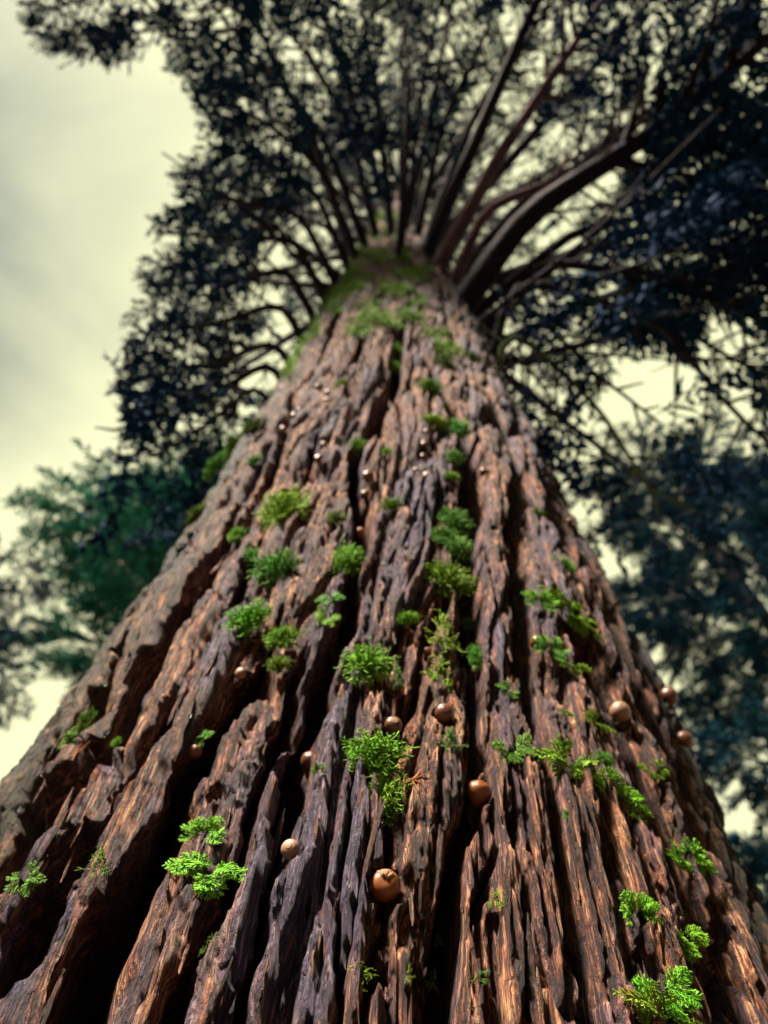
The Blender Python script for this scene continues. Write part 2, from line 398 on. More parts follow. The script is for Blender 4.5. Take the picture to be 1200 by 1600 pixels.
def bark_height(u, z, pits=True, extra=None, smooth=False):
    u = np.asarray(u, float); z = np.asarray(z, float)
    uw = u + 0.034 * vn(u * 5.0, z * 1.3, 11) + 0.009 * vn(u * 17, z * 2.6, 12) + 0.0024 * vn(u * 50, z * 9, 13) - 0.05 * (z - 2)
    f1, f2, id1 = voro(uw / 0.060, z / 0.46, 3)
    plate = sst(0.0, 0.26, f2 - f1)
    f1b, f2b, id2 = voro(uw / 0.021 + 0.5 * id1, z / 0.25, 5)
    strip = sst(0.0, 0.20, f2b - f1b)
    uf = uw + 0.0016 * vn(u * 160, z * 45, 15)
    f1c, f2c, id3 = voro(uf / 0.0068, z / 0.10, 8)
    strand = sst(0.0, 0.24, f2c - f1c)
    chip = fbm(u * 110, z * 20, 21, 3)
    lump = fbm(u * 12, z * 3.2, 23, 3)
    fine = fbm(uf * 420, z * 60, 25, 2)
    h = -0.024 * (1 - plate) * (0.45 + 0.7 * id1) + 0.010 * (id1 - 0.5) - 0.0125 * (1 - strip) + 0.0060 * (id2 - 0.5) * strip
    h = h - 0.0048 * (1 - strand) + 0.0034 * (id3 - 0.5) + 0.0028 * chip + 0.006 * lump + 0.0018 * fine
    # ragged cross-breaks where a strip has snapped off
    br = fbm(u * 34, z * 8, 29, 3)
    h = h - 0.0055 * sst(0.22, 0.30, br) - 0.004 * sst(0.40, 0.46, br)
    if smooth: h = 0.006 * lump - 0.004
    carve = np.zeros_like(h)
    wob = 0.006 * vn(u * 30, z * 7, 41) + 0.0028 * vn(u * 90, z * 40, 42)
    for depth, zz, uu, ww in FURROWS:
        m = (z > zz[0] - 0.08) & (z < zz[-1] + 0.25)
        if not m.any(): continue
        zm = z[m]
        uc = np.interp(zm, zz, uu); w = np.interp(zm, zz, ww)
        span = max(0.05, 0.10 * (zz[-1] - zz[0]))
        fade = sst(zz[0] - 0.08, zz[0] + 0.01, zm) * sst(zz[-1] + 0.25 * span / 0.3, zz[-1] - span, zm)
        t = np.abs(u[m] + wob[m] - uc) / (w * (0.55 + 0.45 * fade))
        prof = (1 - sst(0.45, 1.30, t)) + 0.10 * np.exp(-(t / 2.6) ** 2)
        carve[m] = np.maximum(carve[m], (0.55 if smooth else 1.6) * depth * prof * fade)
    h = h * (1 - 0.35 * np.clip(carve / 0.05, 0, 1)) - carve
    if pits:
        for pu, pz, ru, rz in SEATS:
            m = (np.abs(u - pu) < 1.6 * ru) & (np.abs(z - pz) < 1.6 * rz)
            if not m.any(): continue
            t = np.hypot((u[m] - pu) / ru, (z[m] - pz) / rz)
            lo = -0.005 + 0.35 * np.minimum(h[m], 0) - 0.55 / 1.6 * carve[m]
            h[m] = h[m] + (np.maximum(h[m], lo) - h[m]) * (1 - sst(0.8, 1.5, t))
        for pu, pz, ru, rz, dp in PITS:
            m = (np.abs(u - pu) < 2.2 * ru) & (np.abs(z - pz) < 2.2 * rz)
            if not m.any(): continue
            t = np.hypot((u[m] - pu) / ru, (z[m] - pz) / rz) * (1 + 0.13 * vn(u[m] * 200, z[m] * 200, 51))
            h[m] = h[m] - dp * (1 - sst(0.75, 1.15, t))
    if extra is not None: extra['carve'] = carve; az_ = u / RU + 0.16 * fbm(u * 9, z * 3, 81, 4); extra['film_shade'] = np.maximum(sst(-0.62, -0.88, az_), 0.85 * sst(0.74, 1.0, az_)); extra['tone'] = 0.55 * id1 + 0.45 * id2; extra['sliver'] = id3  # dark film on both flanks: partly real green growth, partly painted shade
    return h

H0 = lambda u, z: bark_height(u, z, pits=False, smooth=True)

def frame_at(az):
    n = np.array([math.sin(az), -math.cos(az), 0.0]); x = np.array([math.cos(az), math.sin(az), 0.0])
    return x, np.array([0, 0, 1.0]), n       # right, up, outward

# ---------------------------------------------------------------- acorns: photograph x, y, width, height, kind, scar, label
ACORNS = [
 (602,1382,48,46,'nut_orange',1,'large glossy acorn with a cracked pale top, low in the middle of the trunk'),
 (748,1234,36,46,'nut_orange',0,'upright striped orange acorn at the top of the widest black furrow'),
 (486,1187,32,40,'nut_brown',0,'smooth oval brown acorn leaning in the dark furrow left of centre'),
 (615,1130,28,27,'nut_brown',1,'dark round acorn with a pale round scar, left of the spotted one'),
 (695,1111,30,31,'nut_brown',0,'round spotted reddish brown acorn under the stringy yellow green tufts'),
 (453,1324,30,28,'nut_pale',0,'pale tan acorn half hidden behind a split bark ridge'),
 (973,1109,32,25,'nut_pale',0,'pale pink topped acorn below the deep cavity on the right'),
 (1050,1087,30,22,'nut_brown',0,'flat brown acorn closest to the right edge of the trunk'),
 (1074,1156,30,26,'nut_brown',0,'dull purple brown acorn above an orange bark streak on the right flank'),
 (841,1001,20,17,'nut_orange',1,'small red brown acorn with a scar, left of a ragged sprig'),
 (669,1016,15,13,'nut_orange',0,'tiny orange acorn at the left foot of the yellow green tuft'),
 (745,1046,14,20,'nut_pale',0,'small dull acorn beside the deep green tuft right of centre'),
 (575,741,18,18,'nut_brown',0,'upper of two round acorns in the black furrow above mid trunk'),
 (571,771,16,14,'nut_brown',0,'lower of two round acorns in the black furrow above mid trunk'),
 (562,830,18,13,'nut_orange',0,'flat reddish acorn in the furrow above the rounded green tuft'),
 (668,743,18,14,'nut_pale',0,'pale acorn with a dark hole under it at the foot of the short column'),
 (664,693,14,13,'nut_brown',0,'largest acorn of the short column high in the middle'),
 (662,712,11,10,'nut_brown',0,'small acorn just under the largest in the short column'),
 (667,674,13,11,'nut_brown',0,'acorn just above the largest in the short column'),
 (680,648,11,10,'nut_brown',0,'topmost acorn of the short column, beside yellowish moss'),
 (651,734,12,12,'nut_pale',0,'acorn just left of the pale one at the foot of the column'),
 (757,736,14,11,'nut_brown',0,'lone small acorn in the shaded bark right of the column'),
 (505,693,10,10,'nut_pale',0,'small acorn with a white glint, right of two on the upper left'),
 (497,715,13,11,'nut_brown',0,'brown acorn just below the right hand glinting one'),
 (441,669,10,10,'nut_pale',0,'small acorn with a white glint, leftmost on the upper left'),
 (458,648,10,10,'nut_brown',0,'lower of a touching pair of tiny acorns on the upper left'),
 (467,639,8,8,'nut_pale',0,'upper of a touching pair of tiny acorns on the upper left'),
 (511,612,9,8,'nut_pale',0,'right one of three tiny acorns high on the left'),
 (495,603,9,8,'nut_pale',0,'left one of three tiny acorns high on the left'),
 (510,624,8,7,'nut_brown',0,'lowest of three tiny acorns high on the left'),
 (892,815,13,12,'nut_brown',0,'dim small acorn in the shade near the upper right edge'),
 (302,1172,22,26,'nut_brown',0,'dim brown acorn deep in the wide black furrow on the left'),
 (375,1050,18,20,'nut_pale',0,'pinkish acorn set in the edge of the left ridge'),
]
ap = np.array([(a[0], a[1]) for a in ACORNS], float)
AP, AAZ, AZ_, AOK = march(ap[:, 0], ap[:, 1], H0)
for i, a in enumerate(ACORNS):
    dist = float((AP[i] - CAM) @ CF); rx = 0.5 * a[2] * dist / FPX
    SEATS.append((AAZ[i] * RU, AZ_[i], rx * 1.5, rx * 2.2))
    PITS.append((AAZ[i] * RU * 1.0, AZ_[i] - 0.25 * rx, rx * 1.22, rx * 1.5, rx * 1.3))
# empty pecked holes
HOLES = [(587, 1500, 40, 50, 0.05), (326, 1231, 20, 18, 0.02), (1036, 1172, 16, 20, 0.02), (970, 1345, 24, 40, 0.03),
         (640, 700, 10, 12, 0.02), (420, 1195, 22, 20, 0.02), (405, 690, 12, 12, 0.02), (770, 1000, 10, 10, 0.012)]
hp = np.array(HOLES)
HPt, HAZ, HZ, _ = march(hp[:, 0], hp[:, 1], H0)
for i, h in enumerate(HOLES):
    dist = float((HPt[i] - CAM) @ CF)
    PITS.append((HAZ[i] * RU, HZ[i], 0.5 * h[2] * dist / FPX, 0.62 * h[3] * dist / FPX, h[4]))

# ---------------------------------------------------------------- where the moss tufts grow: photograph x, y, width, height, habit, material, label
g, yl, dp = 'moss', 'moss_yellow', 'moss_deep'
TUFTS = [
 (603,1250,62,62,'D',g,'round bright green moss tuft, lower of the large pair in the middle'),
 (588,1180,76,54,'D',g,'spreading bright green moss tuft, upper of the large pair in the middle'),
 (576,1038,62,54,'D',g,'bushy green moss tuft above the acorn with the round scar'),
 (692,990,52,62,'S',yl,'stringy yellow green tuft, upper of the two above the spotted acorn'),
 (688,1054,44,50,'S',yl,'stringy yellow green tuft directly above the spotted acorn'),
 (700,908,62,54,'D',g,'rounded green moss clump above the stringy yellow green tufts'),
 (388,968,54,44,'D',g,'bright moss tuft under the scaly bark patch on the left'),
 (441,998,42,32,'D',g,'green moss tuft, upper of two beside the left ridge'),
 (435,1036,28,20,'D',g,'small moss tuft, lower of two beside the left ridge'),
 (430,888,56,44,'D',dp,'dull green moss tuft on the swirling bark knot'),
 (446,800,60,62,'D',yl,'large yellow green moss clump at upper left of the trunk'),
 (541,876,40,46,'D',g,'green moss tuft hanging left of the grey furrow wall'),
 (516,935,26,24,'F',dp,'small moss sprig in the black furrow, upper of two'),
 (513,963,26,28,'F',g,'small moss sprig in the black furrow, lower of two'),
 (526,808,24,20,'D',dp,'small moss tuft under the broken orange bark tip'),
 (392,870,24,26,'D',dp,'small dark moss tuft left of the swirling bark knot'),
 (370,836,20,22,'D',g,'small moss tuft upper left of the scaly bark patch'),
 (398,720,16,18,'D',dp,'tiny moss tuft below the leftmost glinting acorn'),
 (612,788,28,20,'D',g,'low green moss tuft left of the bright central ridge'),
 (557,697,26,22,'D',g,'moss tuft above the two round acorns in the furrow'),
 (534,600,18,14,'D',g,'tiny moss tuft right of the three tiny acorns'),
 (622,552,32,30,'D',g,'upper moss tuft of a stacked pair high on the trunk'),
 (614,575,22,20,'D',g,'lower moss tuft of a stacked pair high on the trunk'),
 (695,567,26,28,'D',dp,'dark moss tuft high right of the stacked pair'),
 (740,562,20,20,'D',dp,'small moss tuft highest on the right of the trunk'),
 (672,606,32,30,'D',dp,'moss tuft hanging above the column of small acorns'),
 (676,659,36,22,'D',yl,'yellowish moss tuft at the top of the column of acorns'),
 (718,672,26,38,'D',dp,'dark moss tuft right of the yellowish one'),
 (709,716,22,26,'D',dp,'moss tuft right of the column of acorns'),
 (706,745,20,16,'D',g,'small moss tuft right of the pale acorn of the column'),
 (712,815,36,40,'D',dp,'uppermost dark moss clump of the hanging cluster right of centre'),
 (694,838,32,28,'D',dp,'left dark moss clump of the hanging cluster right of centre'),
 (716,856,34,36,'D',dp,'lowest dark moss clump of the hanging cluster right of centre'),
 (739,916,20,16,'F',g,'little sprig at the right side of the rounded clump'),
 (733,975,20,18,'D',dp,'tiny moss tuft right of the upper yellow green tuft'),
 (748,1028,24,36,'D',dp,'deep green moss tuft above the small dull acorn'),
 (703,1157,42,34,'S',dp,'sparse dark sprig below the spotted acorn'),
 (800,1168,42,40,'F',dp,'dark feathery sprig on the grey ridge right of centre'),
 (797,1078,24,20,'F',dp,'tiny feathery sprig high on the grey ridge'),
 (843,942,34,30,'F',g,'feathery moss sprig left of the wide one, upper right'),
 (893,958,60,40,'F',g,'wide feathery moss tuft at upper right of the trunk'),
 (878,884,30,24,'D',g,'green moss tuft on the upper right ridge above the wide one'),
 (842,802,16,14,'D',dp,'tiny moss tuft by the black furrow, upper right'),
 (858,1016,34,36,'F',dp,'ragged sprig right of the small red brown acorn'),
 (902,1043,30,18,'F',g,'low sprig left of the deep cavity'),
 (937,1128,34,20,'F',g,'low sprig left of the pink topped acorn'),
 (890,1188,64,46,'F',g,'broad feathery moss sprig in the middle of the right flank'),
 (966,1246,62,44,'F',g,'large bright feathery sprig right of the broad one'),
 (945,1186,22,20,'D',dp,'small dark tuft between the two large feathery sprigs'),
 (1017,1201,32,24,'F',g,'feathery sprig closest to the orange bark streak'),
 (1067,1336,54,40,'F',g,'feathery sprig nearest the lower right edge of the trunk'),
 (998,1425,48,40,'F',g,'slanting feathery sprig under the orange pecked bark'),
 (1075,1466,44,38,'F',g,'feathery sprig right of the slanting one'),
 (1035,1545,66,56,'F',g,'curly moss sprig just above the bottom clump at lower right'),
 (1045,1590,96,50,'F',g,'widest moss clump, cut by the bottom edge at lower right'),
 (320,1302,50,34,'F',g,'feathery sprig on the left ridge, upper of two'),
 (325,1360,84,48,'F',g,'wide feathery sprig on the left ridge, lower of two'),
 (153,1348,36,38,'S',g,'thin sprig hanging over the black furrow on the left'),
 (42,1372,44,32,'F',dp,'dark sprig beside the raw orange bark at the left edge'),
 (127,1142,40,28,'F',dp,'dark sprig close to the left silhouette of the trunk'),
 (313,1155,24,24,'F',dp,'small sprig above the dim acorn in the wide furrow'),
 (327,1478,26,30,'S',dp,'sparse sprig low in the dark bark, lower left'),
 (564,1522,32,32,'S',yl,'wispy yellow sprig at the left lip of the empty hole'),
 (676,1530,24,24,'S',g,'wispy sprig at the left rim of the widest black furrow'),
 (775,1405,26,28,'S',yl,'wispy yellow sprig right of the widest black furrow'),
 (637,965,28,18,'D',g,'small tuft left of the upper stringy yellow tuft'),
 (620,1056,26,30,'S',dp,'thin dark sprig right of the bushy green tuft'),
 (308,805,22,16,'D',dp,'dark moss tuft on the upper left silhouette, lowest of four'),
 (338,728,22,20,'D',dp,'dark moss tuft on the upper left silhouette, second lowest of four'),
 (362,704,22,18,'D',dp,'dark moss tuft on the upper left silhouette, second highest of four'),
 (393,670,22,16,'D',dp,'dark moss tuft on the upper left silhouette, highest of four'),
 (498,1203,16,18,'F',dp,'tiny sprig at the foot of the smooth oval acorn'),
 (885,1112,16,12,'F',g,'tiny sprig in the middle between two small feathery sprigs, right'),
 (888,1272,12,12,'D',dp,'tiny tuft below the broad feathery sprig'),
 (181,1158,12,12,'D',g,'tiny tuft alone on the second left ridge'),
 (605,705,14,12,'D',g,'tiny tuft beside the curved dark furrow above mid trunk'),
 (685,1469,16,18,'S',g,'tiny wisp beside the dark notch, lower middle'),
 (752,1525,26,16,'S',dp,'small wisp on the right rim of the widest black furrow'),
 (640,1520,14,20,'S',yl,'tiny yellow wisp right of the empty hole'),
]
tp = np.array([(t[0], t[1]) for t in TUFTS], float)
HS = lambda u, z: bark_height(u, z, pits=False, smooth=True)
TP, TAZ, TZ, TOK = march(tp[:, 0], tp[:, 1], HS)
for i, t_ in enumerate(TUFTS):
    dist = float((TP[i] - CAM) @ CF)
    SEATS.append((TAZ[i] * RU, TZ[i], 0.40 * t_[2] * dist / FPX, 0.5 * t_[3] * dist / FPX))

# ---------------------------------------------------------------- the tree: trunk mesh
tree = empty('conifer_tree')
tag(tree, 'towering conifer with furrowed red brown bark, seen from its foot', 'tree')
azf = np.radians(np.linspace(-84, 84, 640)); azb = np.radians(np.linspace(84, 276, 70))[1:-1]
AZG = np.concatenate([azf, azb, azf[:1] + 2 * math.pi]); nc = len(AZG)
el = np.radians(np.linspace(-42, 89.0, 1190)); keep = np.ones(len(el), bool); keep[(el < math.radians(12)) & (np.arange(len(el)) % 6 != 0)] = False
zr = 1.2 + 0.45 * np.tan(el[keep])
zr = np.concatenate([[-0.1, 0.1, 0.3, 0.5], zr[zr > 0.6], np.linspace(zr.max() + 0.7, 31, 26)]); nr = len(zr)
A2, Z2 = np.meshgrid(AZG, zr)
Aw = np.where(A2 > math.pi, A2 - 2 * math.pi, A2)
ex = {}
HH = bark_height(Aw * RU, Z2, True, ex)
HH = HH * np.clip((31 - Z2) / 12, 0, 1)
HH[:, -1] = HH[:, 0]
RR = np.maximum(Rb(Z2, Aw) + HH, 0.004)
# the furrows run in aslant, under the lip of the ridge on their left
AS = A2 - 0.85 * sst(0.08, -0.38, Aw) * np.clip(ex['carve'] - 0.012, 0, None) * np.clip((31 - Z2) / 12, 0, 1) / np.maximum(RR, 0.2)
V = np.stack([RR * np.sin(AS), -RR * np.cos(AS), Z2], -1)
i, j = np.meshgrid(np.arange(nr - 1), np.arange(nc - 1), indexing='ij')
q = np.stack([i * nc + j, i * nc + j + 1, (i + 1) * nc + j + 1, (i + 1) * nc + j], -1).reshape(-1, 4)
tm = quick_mesh('trunk', V, q, np.full(len(q), 4), M['bark'])
uvl = tm.uv_layers.new(name='UVMap')
UV = np.stack([A2 * RU, Z2], -1).reshape(-1, 2).astype(np.float32)
uvl.data.foreach_set('uv', UV[q.ravel()].ravel())
for nm in ('tone', 'sliver', 'film_shade'):
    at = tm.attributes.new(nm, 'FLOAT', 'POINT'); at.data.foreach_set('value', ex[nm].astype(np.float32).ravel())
trunk = mobj('trunk', tm, tree)

# ---------------------------------------------------------------- acorn objects
def lathe(prof, sides):
    Qd = Quads(); prof = np.array(prof, float); an = np.linspace(0, 2 * math.pi, sides, endpoint=False)
    Vv = np.stack([prof[:, 0, None] * np.cos(an), prof[:, 0, None] * np.sin(an), np.repeat(prof[:, 1, None], sides, 1)], -1)
    n = len(prof); a, b_ = np.meshgrid(np.arange(n - 1), np.arange(sides), indexing='ij')
    Qd.add(Vv, np.stack([a * sides + b_, a * sides + (b_ + 1) % sides, (a + 1) * sides + (b_ + 1) % sides, (a + 1) * sides + b_], -1))
    return Qd
# +Z is the blunt end, which looks out of the bark; the point is inside
ang = np.linspace(0, 1, 16)
nut_prof = [(0.02, -1.62), (0.10, -1.5), (0.25, -1.35)] + [(0.25 + 0.75 * math.sin(t * math.pi / 2) ** 0.8, -1.35 + 1.25 * t) for t in ang[1:]] \
         + [(math.cos(t * math.pi / 2) ** 0.62, -0.10 + 0.86 * math.sin(t * math.pi / 2)) for t in ang[1:-2]] + [(0.30, 0.745), (0.01, 0.75)]
nut_meshes = {k: lathe(nut_prof, 28).mesh('nut_' + k, M[k]) for k in ('nut_orange', 'nut_brown', 'nut_pale')}
scar_prof = ([(0.42, 0.715), (0.40, 0.765), (0.33, 0.785), (0.20, 0.78), (0.10, 0.80), (0.005, 0.81)], 24)
scar_pale = lathe(*scar_prof).mesh('scar', M['scar']); scar_mesh = {k: lathe(*scar_prof).mesh('scar', M[k]) for k in nut_meshes}

for i, (x, y, w, h, kind, scar, lab) in enumerate(ACORNS):
    dist = float((AP[i] - CAM) @ CF); r = 0.5 * w * dist / FPX
    X, U, N = frame_at(AAZ[i])
    tilt = {1: 0.85, 2: 0.75, 0: 0.30}.get(i, rng.uniform(0.15, 0.5))
    side = {2: 0.35, 1: 0.0, 0: -0.05}.get(i, rng.uniform(-0.25, 0.25))
    down = -1.0 if i not in (1, 2) else 1.0
    ax = N + U * tilt * down * 0.8 + X * side; ax /= np.linalg.norm(ax)      # blunt end tips towards the viewer below
    xx = np.cross(U, ax); xx /= np.linalg.norm(xx); yy = np.cross(ax, xx)
    o = empty('acorn'); c = AP[i] - N * r * (0.05 if i in (0, 1, 2) else 0.22)
    o.matrix_world = Matrix([[xx[k] * r, yy[k] * r, ax[k] * r, c[k]] for k in range(3)] + [[0, 0, 0, 1]])
    tag(o, lab, 'acorn', 'acorns wedged in the bark')
    mobj('nut', nut_meshes[kind], o)
    if i: mobj('scar', scar_pale if i in (3, 9) else scar_mesh[kind], o)
    if i == 0:
        # split, papery flap of shell round the blunt end
        Q2 = Quads(); n = 26; th = np.linspace(0.5, 2.3, n); rr = np.array([0.22, 0.42, 0.60, 0.76])
        rows = []
        for k, q0 in enumerate(rr):
            jag = 0.10 * vn(th * 3 + k, th * 0 + k, 61) + (0.09 * vn(th * 9, th * 0, 62 + k) if k in (0, 3) else 0)
            ra = q0 + jag; zz = -0.10 + 0.86 * np.sqrt(np.clip(1 - ra ** 3.0, 0, 1)) + 0.01 + 0.05 * (k == 0) + 0.05 * vn(th * 6, th * 0 + 3, 63)
            rows.append(np.stack([ra * np.cos(th), ra * np.sin(th), zz], -1))
        a, b_ = np.meshgrid(np.arange(3), np.arange(n - 1), indexing='ij')
        Q2.add(np.array(rows), np.stack([a * n + b_, a * n + b_ + 1, (a + 1) * n + b_ + 1, (a + 1) * n + b_], -1))
        fl = mobj('shell_flap', Q2.mesh('shell_flap', M['scar']), o); fl['label'] = 'pale split flap of shell'
        md = fl.modifiers.new('thick', 'SOLIDIFY'); md.thickness = 0.05

# ---------------------------------------------------------------- moss tufts
def curl(r0, d, L, n, wig, r, droop=0.0):
    P = [np.array(r0, float)]; d = np.array(d, float); d /= np.linalg.norm(d)
    for k in range(n):
        d = d + r.normal(0, wig, 3) + np.array([0, -droop, 0]); d /= np.linalg.norm(d)
        P.append(P[-1] + d * L / n)
    return np.array(P), d

def tuft_dense(r, n=190):
    T = Quads()
    for k in range(n):
        a = r.uniform(0, 2 * math.pi); e = math.acos(r.uniform(0.0, 1)); 
        d = np.array([math.sin(e) * math.cos(a), math.sin(e) * math.sin(a), 0.75 * math.cos(e) + 0.1])
        b0 = np.array([0.45 * d[0], 0.45 * d[1], 0]) * r.uniform(0, 1)
        P, d1 = curl(b0, d, r.uniform(0.55, 0.95), 4, 0.30, r, 0.03)
        T.tube(P, np.linspace(0.036, 0.028, 5), 3, np.linspace(0.1, 0.65, 5))
        for m in range(3):
            P2, _ = curl(P[r.integers(2, 5)], d1 + r.normal(0, 0.7, 3), r.uniform(0.16, 0.36), 2, 0.35, r)
            T.tube(P2, np.array([0.030, 0.028, 0.010]), 3, np.array([0.55, 0.8, 1.0]))
    return T

def tuft_fern(r, n=11):
    T = Quads()
    for k in range(n):
        a = r.uniform(0, 2 * math.pi); 
        d = np.array([math.cos(a), 0.7 * math.sin(a) + 0.1, r.uniform(0.35, 1.0)])
        P, _ = curl(np.array([0.15 * math.cos(a), 0.12 * math.sin(a), 0]), d, r.uniform(0.7, 1.1), 9, 0.12, r, 0.07)
        T.tube(P, np.linspace(0.030, 0.012, 10), 3, np.linspace(0.15, 0.8, 10))
        for m in range(1, 10):
            tdir = P[m] - P[m - 1]; tdir /= np.linalg.norm(tdir)
            sd = np.cross(tdir, np.array([0, 0.3, 1.0])); sd /= np.linalg.norm(sd) + 1e-6
            for s in (-1, 1):
                L_ = 0.34 * math.sin(math.pi * (m / 10) ** 0.7) + 0.06
                B, bd = curl(P[m], tdir * 0.7 + s * sd + r.normal(0, 0.12, 3), L_, 3, 0.15, r, 0.04)
                T.tube(B, np.array([0.024, 0.030, 0.024, 0.006]), 3, np.array([0.4, 0.65, 0.85, 1.0]))
                for bb in (1, 2):
                    for s2 in (-1, 1):
                        C_, _ = curl(B[bb], bd + s2 * 0.9 * tdir * s + r.normal(0, 0.2, 3), L_ * 0.34, 1, 0.1, r)
                        T.tube(C_, np.array([0.022, 0.007]), 3, np.array([0.7, 1.0]))
    return T

def tuft_wisp(r, n=16):
    T = Quads()
    for k in range(n):
        a = r.uniform(0, 2 * math.pi); d = np.array([math.cos(a), math.sin(a), r.uniform(0.2, 1.0)])
        P, d1 = curl(np.array([0.2 * math.cos(a), 0.2 * math.sin(a), 0]), d, r.uniform(0.6, 1.1), 8, 0.32, r, 0.02)
        T.tube(P, np.linspace(0.036, 0.024, 9), 3, np.linspace(0.2, 0.85, 9))
        for m in range(5):
            q0 = r.integers(2, 9); P2, d2 = curl(P[q0], r.normal(0, 1, 3) + d1, r.uniform(0.25, 0.55), 5, 0.40, r)
            T.tube(P2, np.linspace(0.028, 0.010, 6), 3, np.linspace(0.5, 1.0, 6))
    return T

rt = np.random.default_rng(21)
TUFT = {}
for kind, fn, n in (('D', tuft_dense, 3), ('F', tuft_fern, 4), ('S', tuft_wisp, 3)):
    for mk in ('moss', 'moss_yellow', 'moss_deep'):
        TUFT[kind, mk] = []
    for v in range(n):
        T = fn(rt)
        for mk in ('moss', 'moss_yellow', 'moss_deep'):
            TUFT[kind, mk].append(T.mesh('tuft_%s' % kind, M[mk], True, 'along'))
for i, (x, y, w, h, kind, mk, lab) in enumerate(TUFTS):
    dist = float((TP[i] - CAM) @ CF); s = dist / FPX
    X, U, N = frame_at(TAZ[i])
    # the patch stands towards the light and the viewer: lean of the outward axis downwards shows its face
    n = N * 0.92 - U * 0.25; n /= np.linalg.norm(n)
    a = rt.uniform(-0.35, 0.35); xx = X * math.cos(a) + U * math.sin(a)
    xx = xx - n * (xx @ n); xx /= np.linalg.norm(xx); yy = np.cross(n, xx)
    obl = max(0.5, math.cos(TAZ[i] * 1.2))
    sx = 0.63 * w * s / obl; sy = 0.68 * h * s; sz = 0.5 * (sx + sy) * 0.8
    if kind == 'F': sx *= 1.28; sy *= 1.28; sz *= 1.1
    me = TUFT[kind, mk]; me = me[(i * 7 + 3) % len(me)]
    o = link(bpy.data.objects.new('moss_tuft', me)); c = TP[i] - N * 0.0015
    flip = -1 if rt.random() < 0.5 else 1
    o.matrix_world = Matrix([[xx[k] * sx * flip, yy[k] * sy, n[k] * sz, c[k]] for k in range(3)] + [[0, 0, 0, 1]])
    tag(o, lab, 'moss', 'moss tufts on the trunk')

# upper trunk: a carpet of moss nobody could count
cp = []
blobs = [(600,345,40,14,16),(612,335,30,10,10),(570,385,26,22,16),(605,372,24,10,8),(555,430,24,30,22),(520,470,18,26,18),(490,510,12,20,14),(470,540,8,16,10),(455,575,6,14,8),
         (590,400,22,14,10),(640,430,26,12,10),(625,455,20,10,7),(660,430,14,12,6),(545,455,20,16,10),(600,497,18,12,9),(575,490,14,14,8),(640,500,20,16,8),(565,520,14,10,5),(600,455,12,8,5),
         (560,372,14,18,10),(590,340,16,14,8),(650,470,14,12,5),(680,520,16,14,5),(632,400,14,12,6),(700,545,12,10,4)]
for bx, by, sx_, sy_, n_ in blobs:
    k = rt.normal(0, 0.5, (int(n_ * 1.5), 2)); cp += [(bx + sx_ * a_, by + sy_ * b_) for a_, b_ in k]
cp = np.array(cp); CP, CAZ, CZ, COK = march(cp[:, 0], cp[:, 1], HS)
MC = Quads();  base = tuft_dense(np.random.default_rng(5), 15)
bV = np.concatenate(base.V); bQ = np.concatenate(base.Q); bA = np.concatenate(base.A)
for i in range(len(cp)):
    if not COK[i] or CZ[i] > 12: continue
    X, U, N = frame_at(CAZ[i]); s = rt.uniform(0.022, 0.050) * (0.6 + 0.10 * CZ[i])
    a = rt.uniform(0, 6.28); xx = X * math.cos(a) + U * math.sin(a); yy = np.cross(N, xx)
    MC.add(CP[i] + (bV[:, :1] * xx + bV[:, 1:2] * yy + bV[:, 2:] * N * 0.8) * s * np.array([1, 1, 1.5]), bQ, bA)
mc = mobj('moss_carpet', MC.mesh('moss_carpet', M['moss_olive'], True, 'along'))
tag(mc, 'scattered olive green moss covering the upper trunk below the branches', 'moss', kind='stuff')

# ---------------------------------------------------------------- loose bark strips peeling from the ridges (sub-parts of the trunk)
def strip_mesh(r, k):
    n = 14; t = np.linspace(0, 1, n)
    wv = (0.5 * np.sin(math.pi * np.clip(t * 0.9 + 0.08, 0, 1)) ** 0.6 + 0.10 * vn(t * 9 + k * 5, t * 0, 71)); wv[-1] = 0.05; wv[0] = 0.12
    cx = 0.5 * vn(t * 2.3 + k, t * 0, 72); lift = (0.15 + 1.0 * t ** 2.2 * r.uniform(0.3, 1.0))
    thick = 0.35 * np.sin(math.pi * np.clip(t * 0.92 + 0.05, 0, 1)) ** 0.5
    T = Quads(); pr = np.array([(-1, -0.2), (-0.75, 0.7), (-0.1, 1.0 ), (0.6, 0.8), (1, -0.1), (0.2, -0.7)])
    Vv = np.stack([cx[:, None] + wv[:, None] * pr[None, :, 0] + 0.06 * r.normal(0, 1, (n, 6)), np.repeat(t[:, None] * 9 - 4.5, 6, 1), lift[:, None] + thick[:, None] * pr[None, :, 1] + 0.05 * r.normal(0, 1, (n, 6))], -1)
    a, b_ = np.meshgrid(np.arange(n - 1), np.arange(6), indexing='ij')
    qq = np.stack([a * 6 + b_, a * 6 + (b_ + 1) % 6, (a + 1) * 6 + (b_ + 1) % 6, (a + 1) * 6 + b_], -1).reshape(-1, 4)
    T.add(Vv, qq)
    me = T.mesh('bark_strip', M['bark'])
    uvl = me.uv_layers.new(name='UVMap'); Vf = Vv.reshape(-1, 3)
    UVs = np.stack([Vf[:, 0] * 0.006 + Vf[:, 2] * 0.004 + 0.31 * k, Vf[:, 1] * 0.006 + 1.7 * k], -1).astype(np.float32)
    uvl.data.foreach_set('uv', UVs[qq.ravel()].ravel())
    return me
rs = np.random.default_rng(33); HS = lambda u, z: bark_height(u, z, pits=False)
SM = [strip_mesh(rs, k) for k in range(8)]
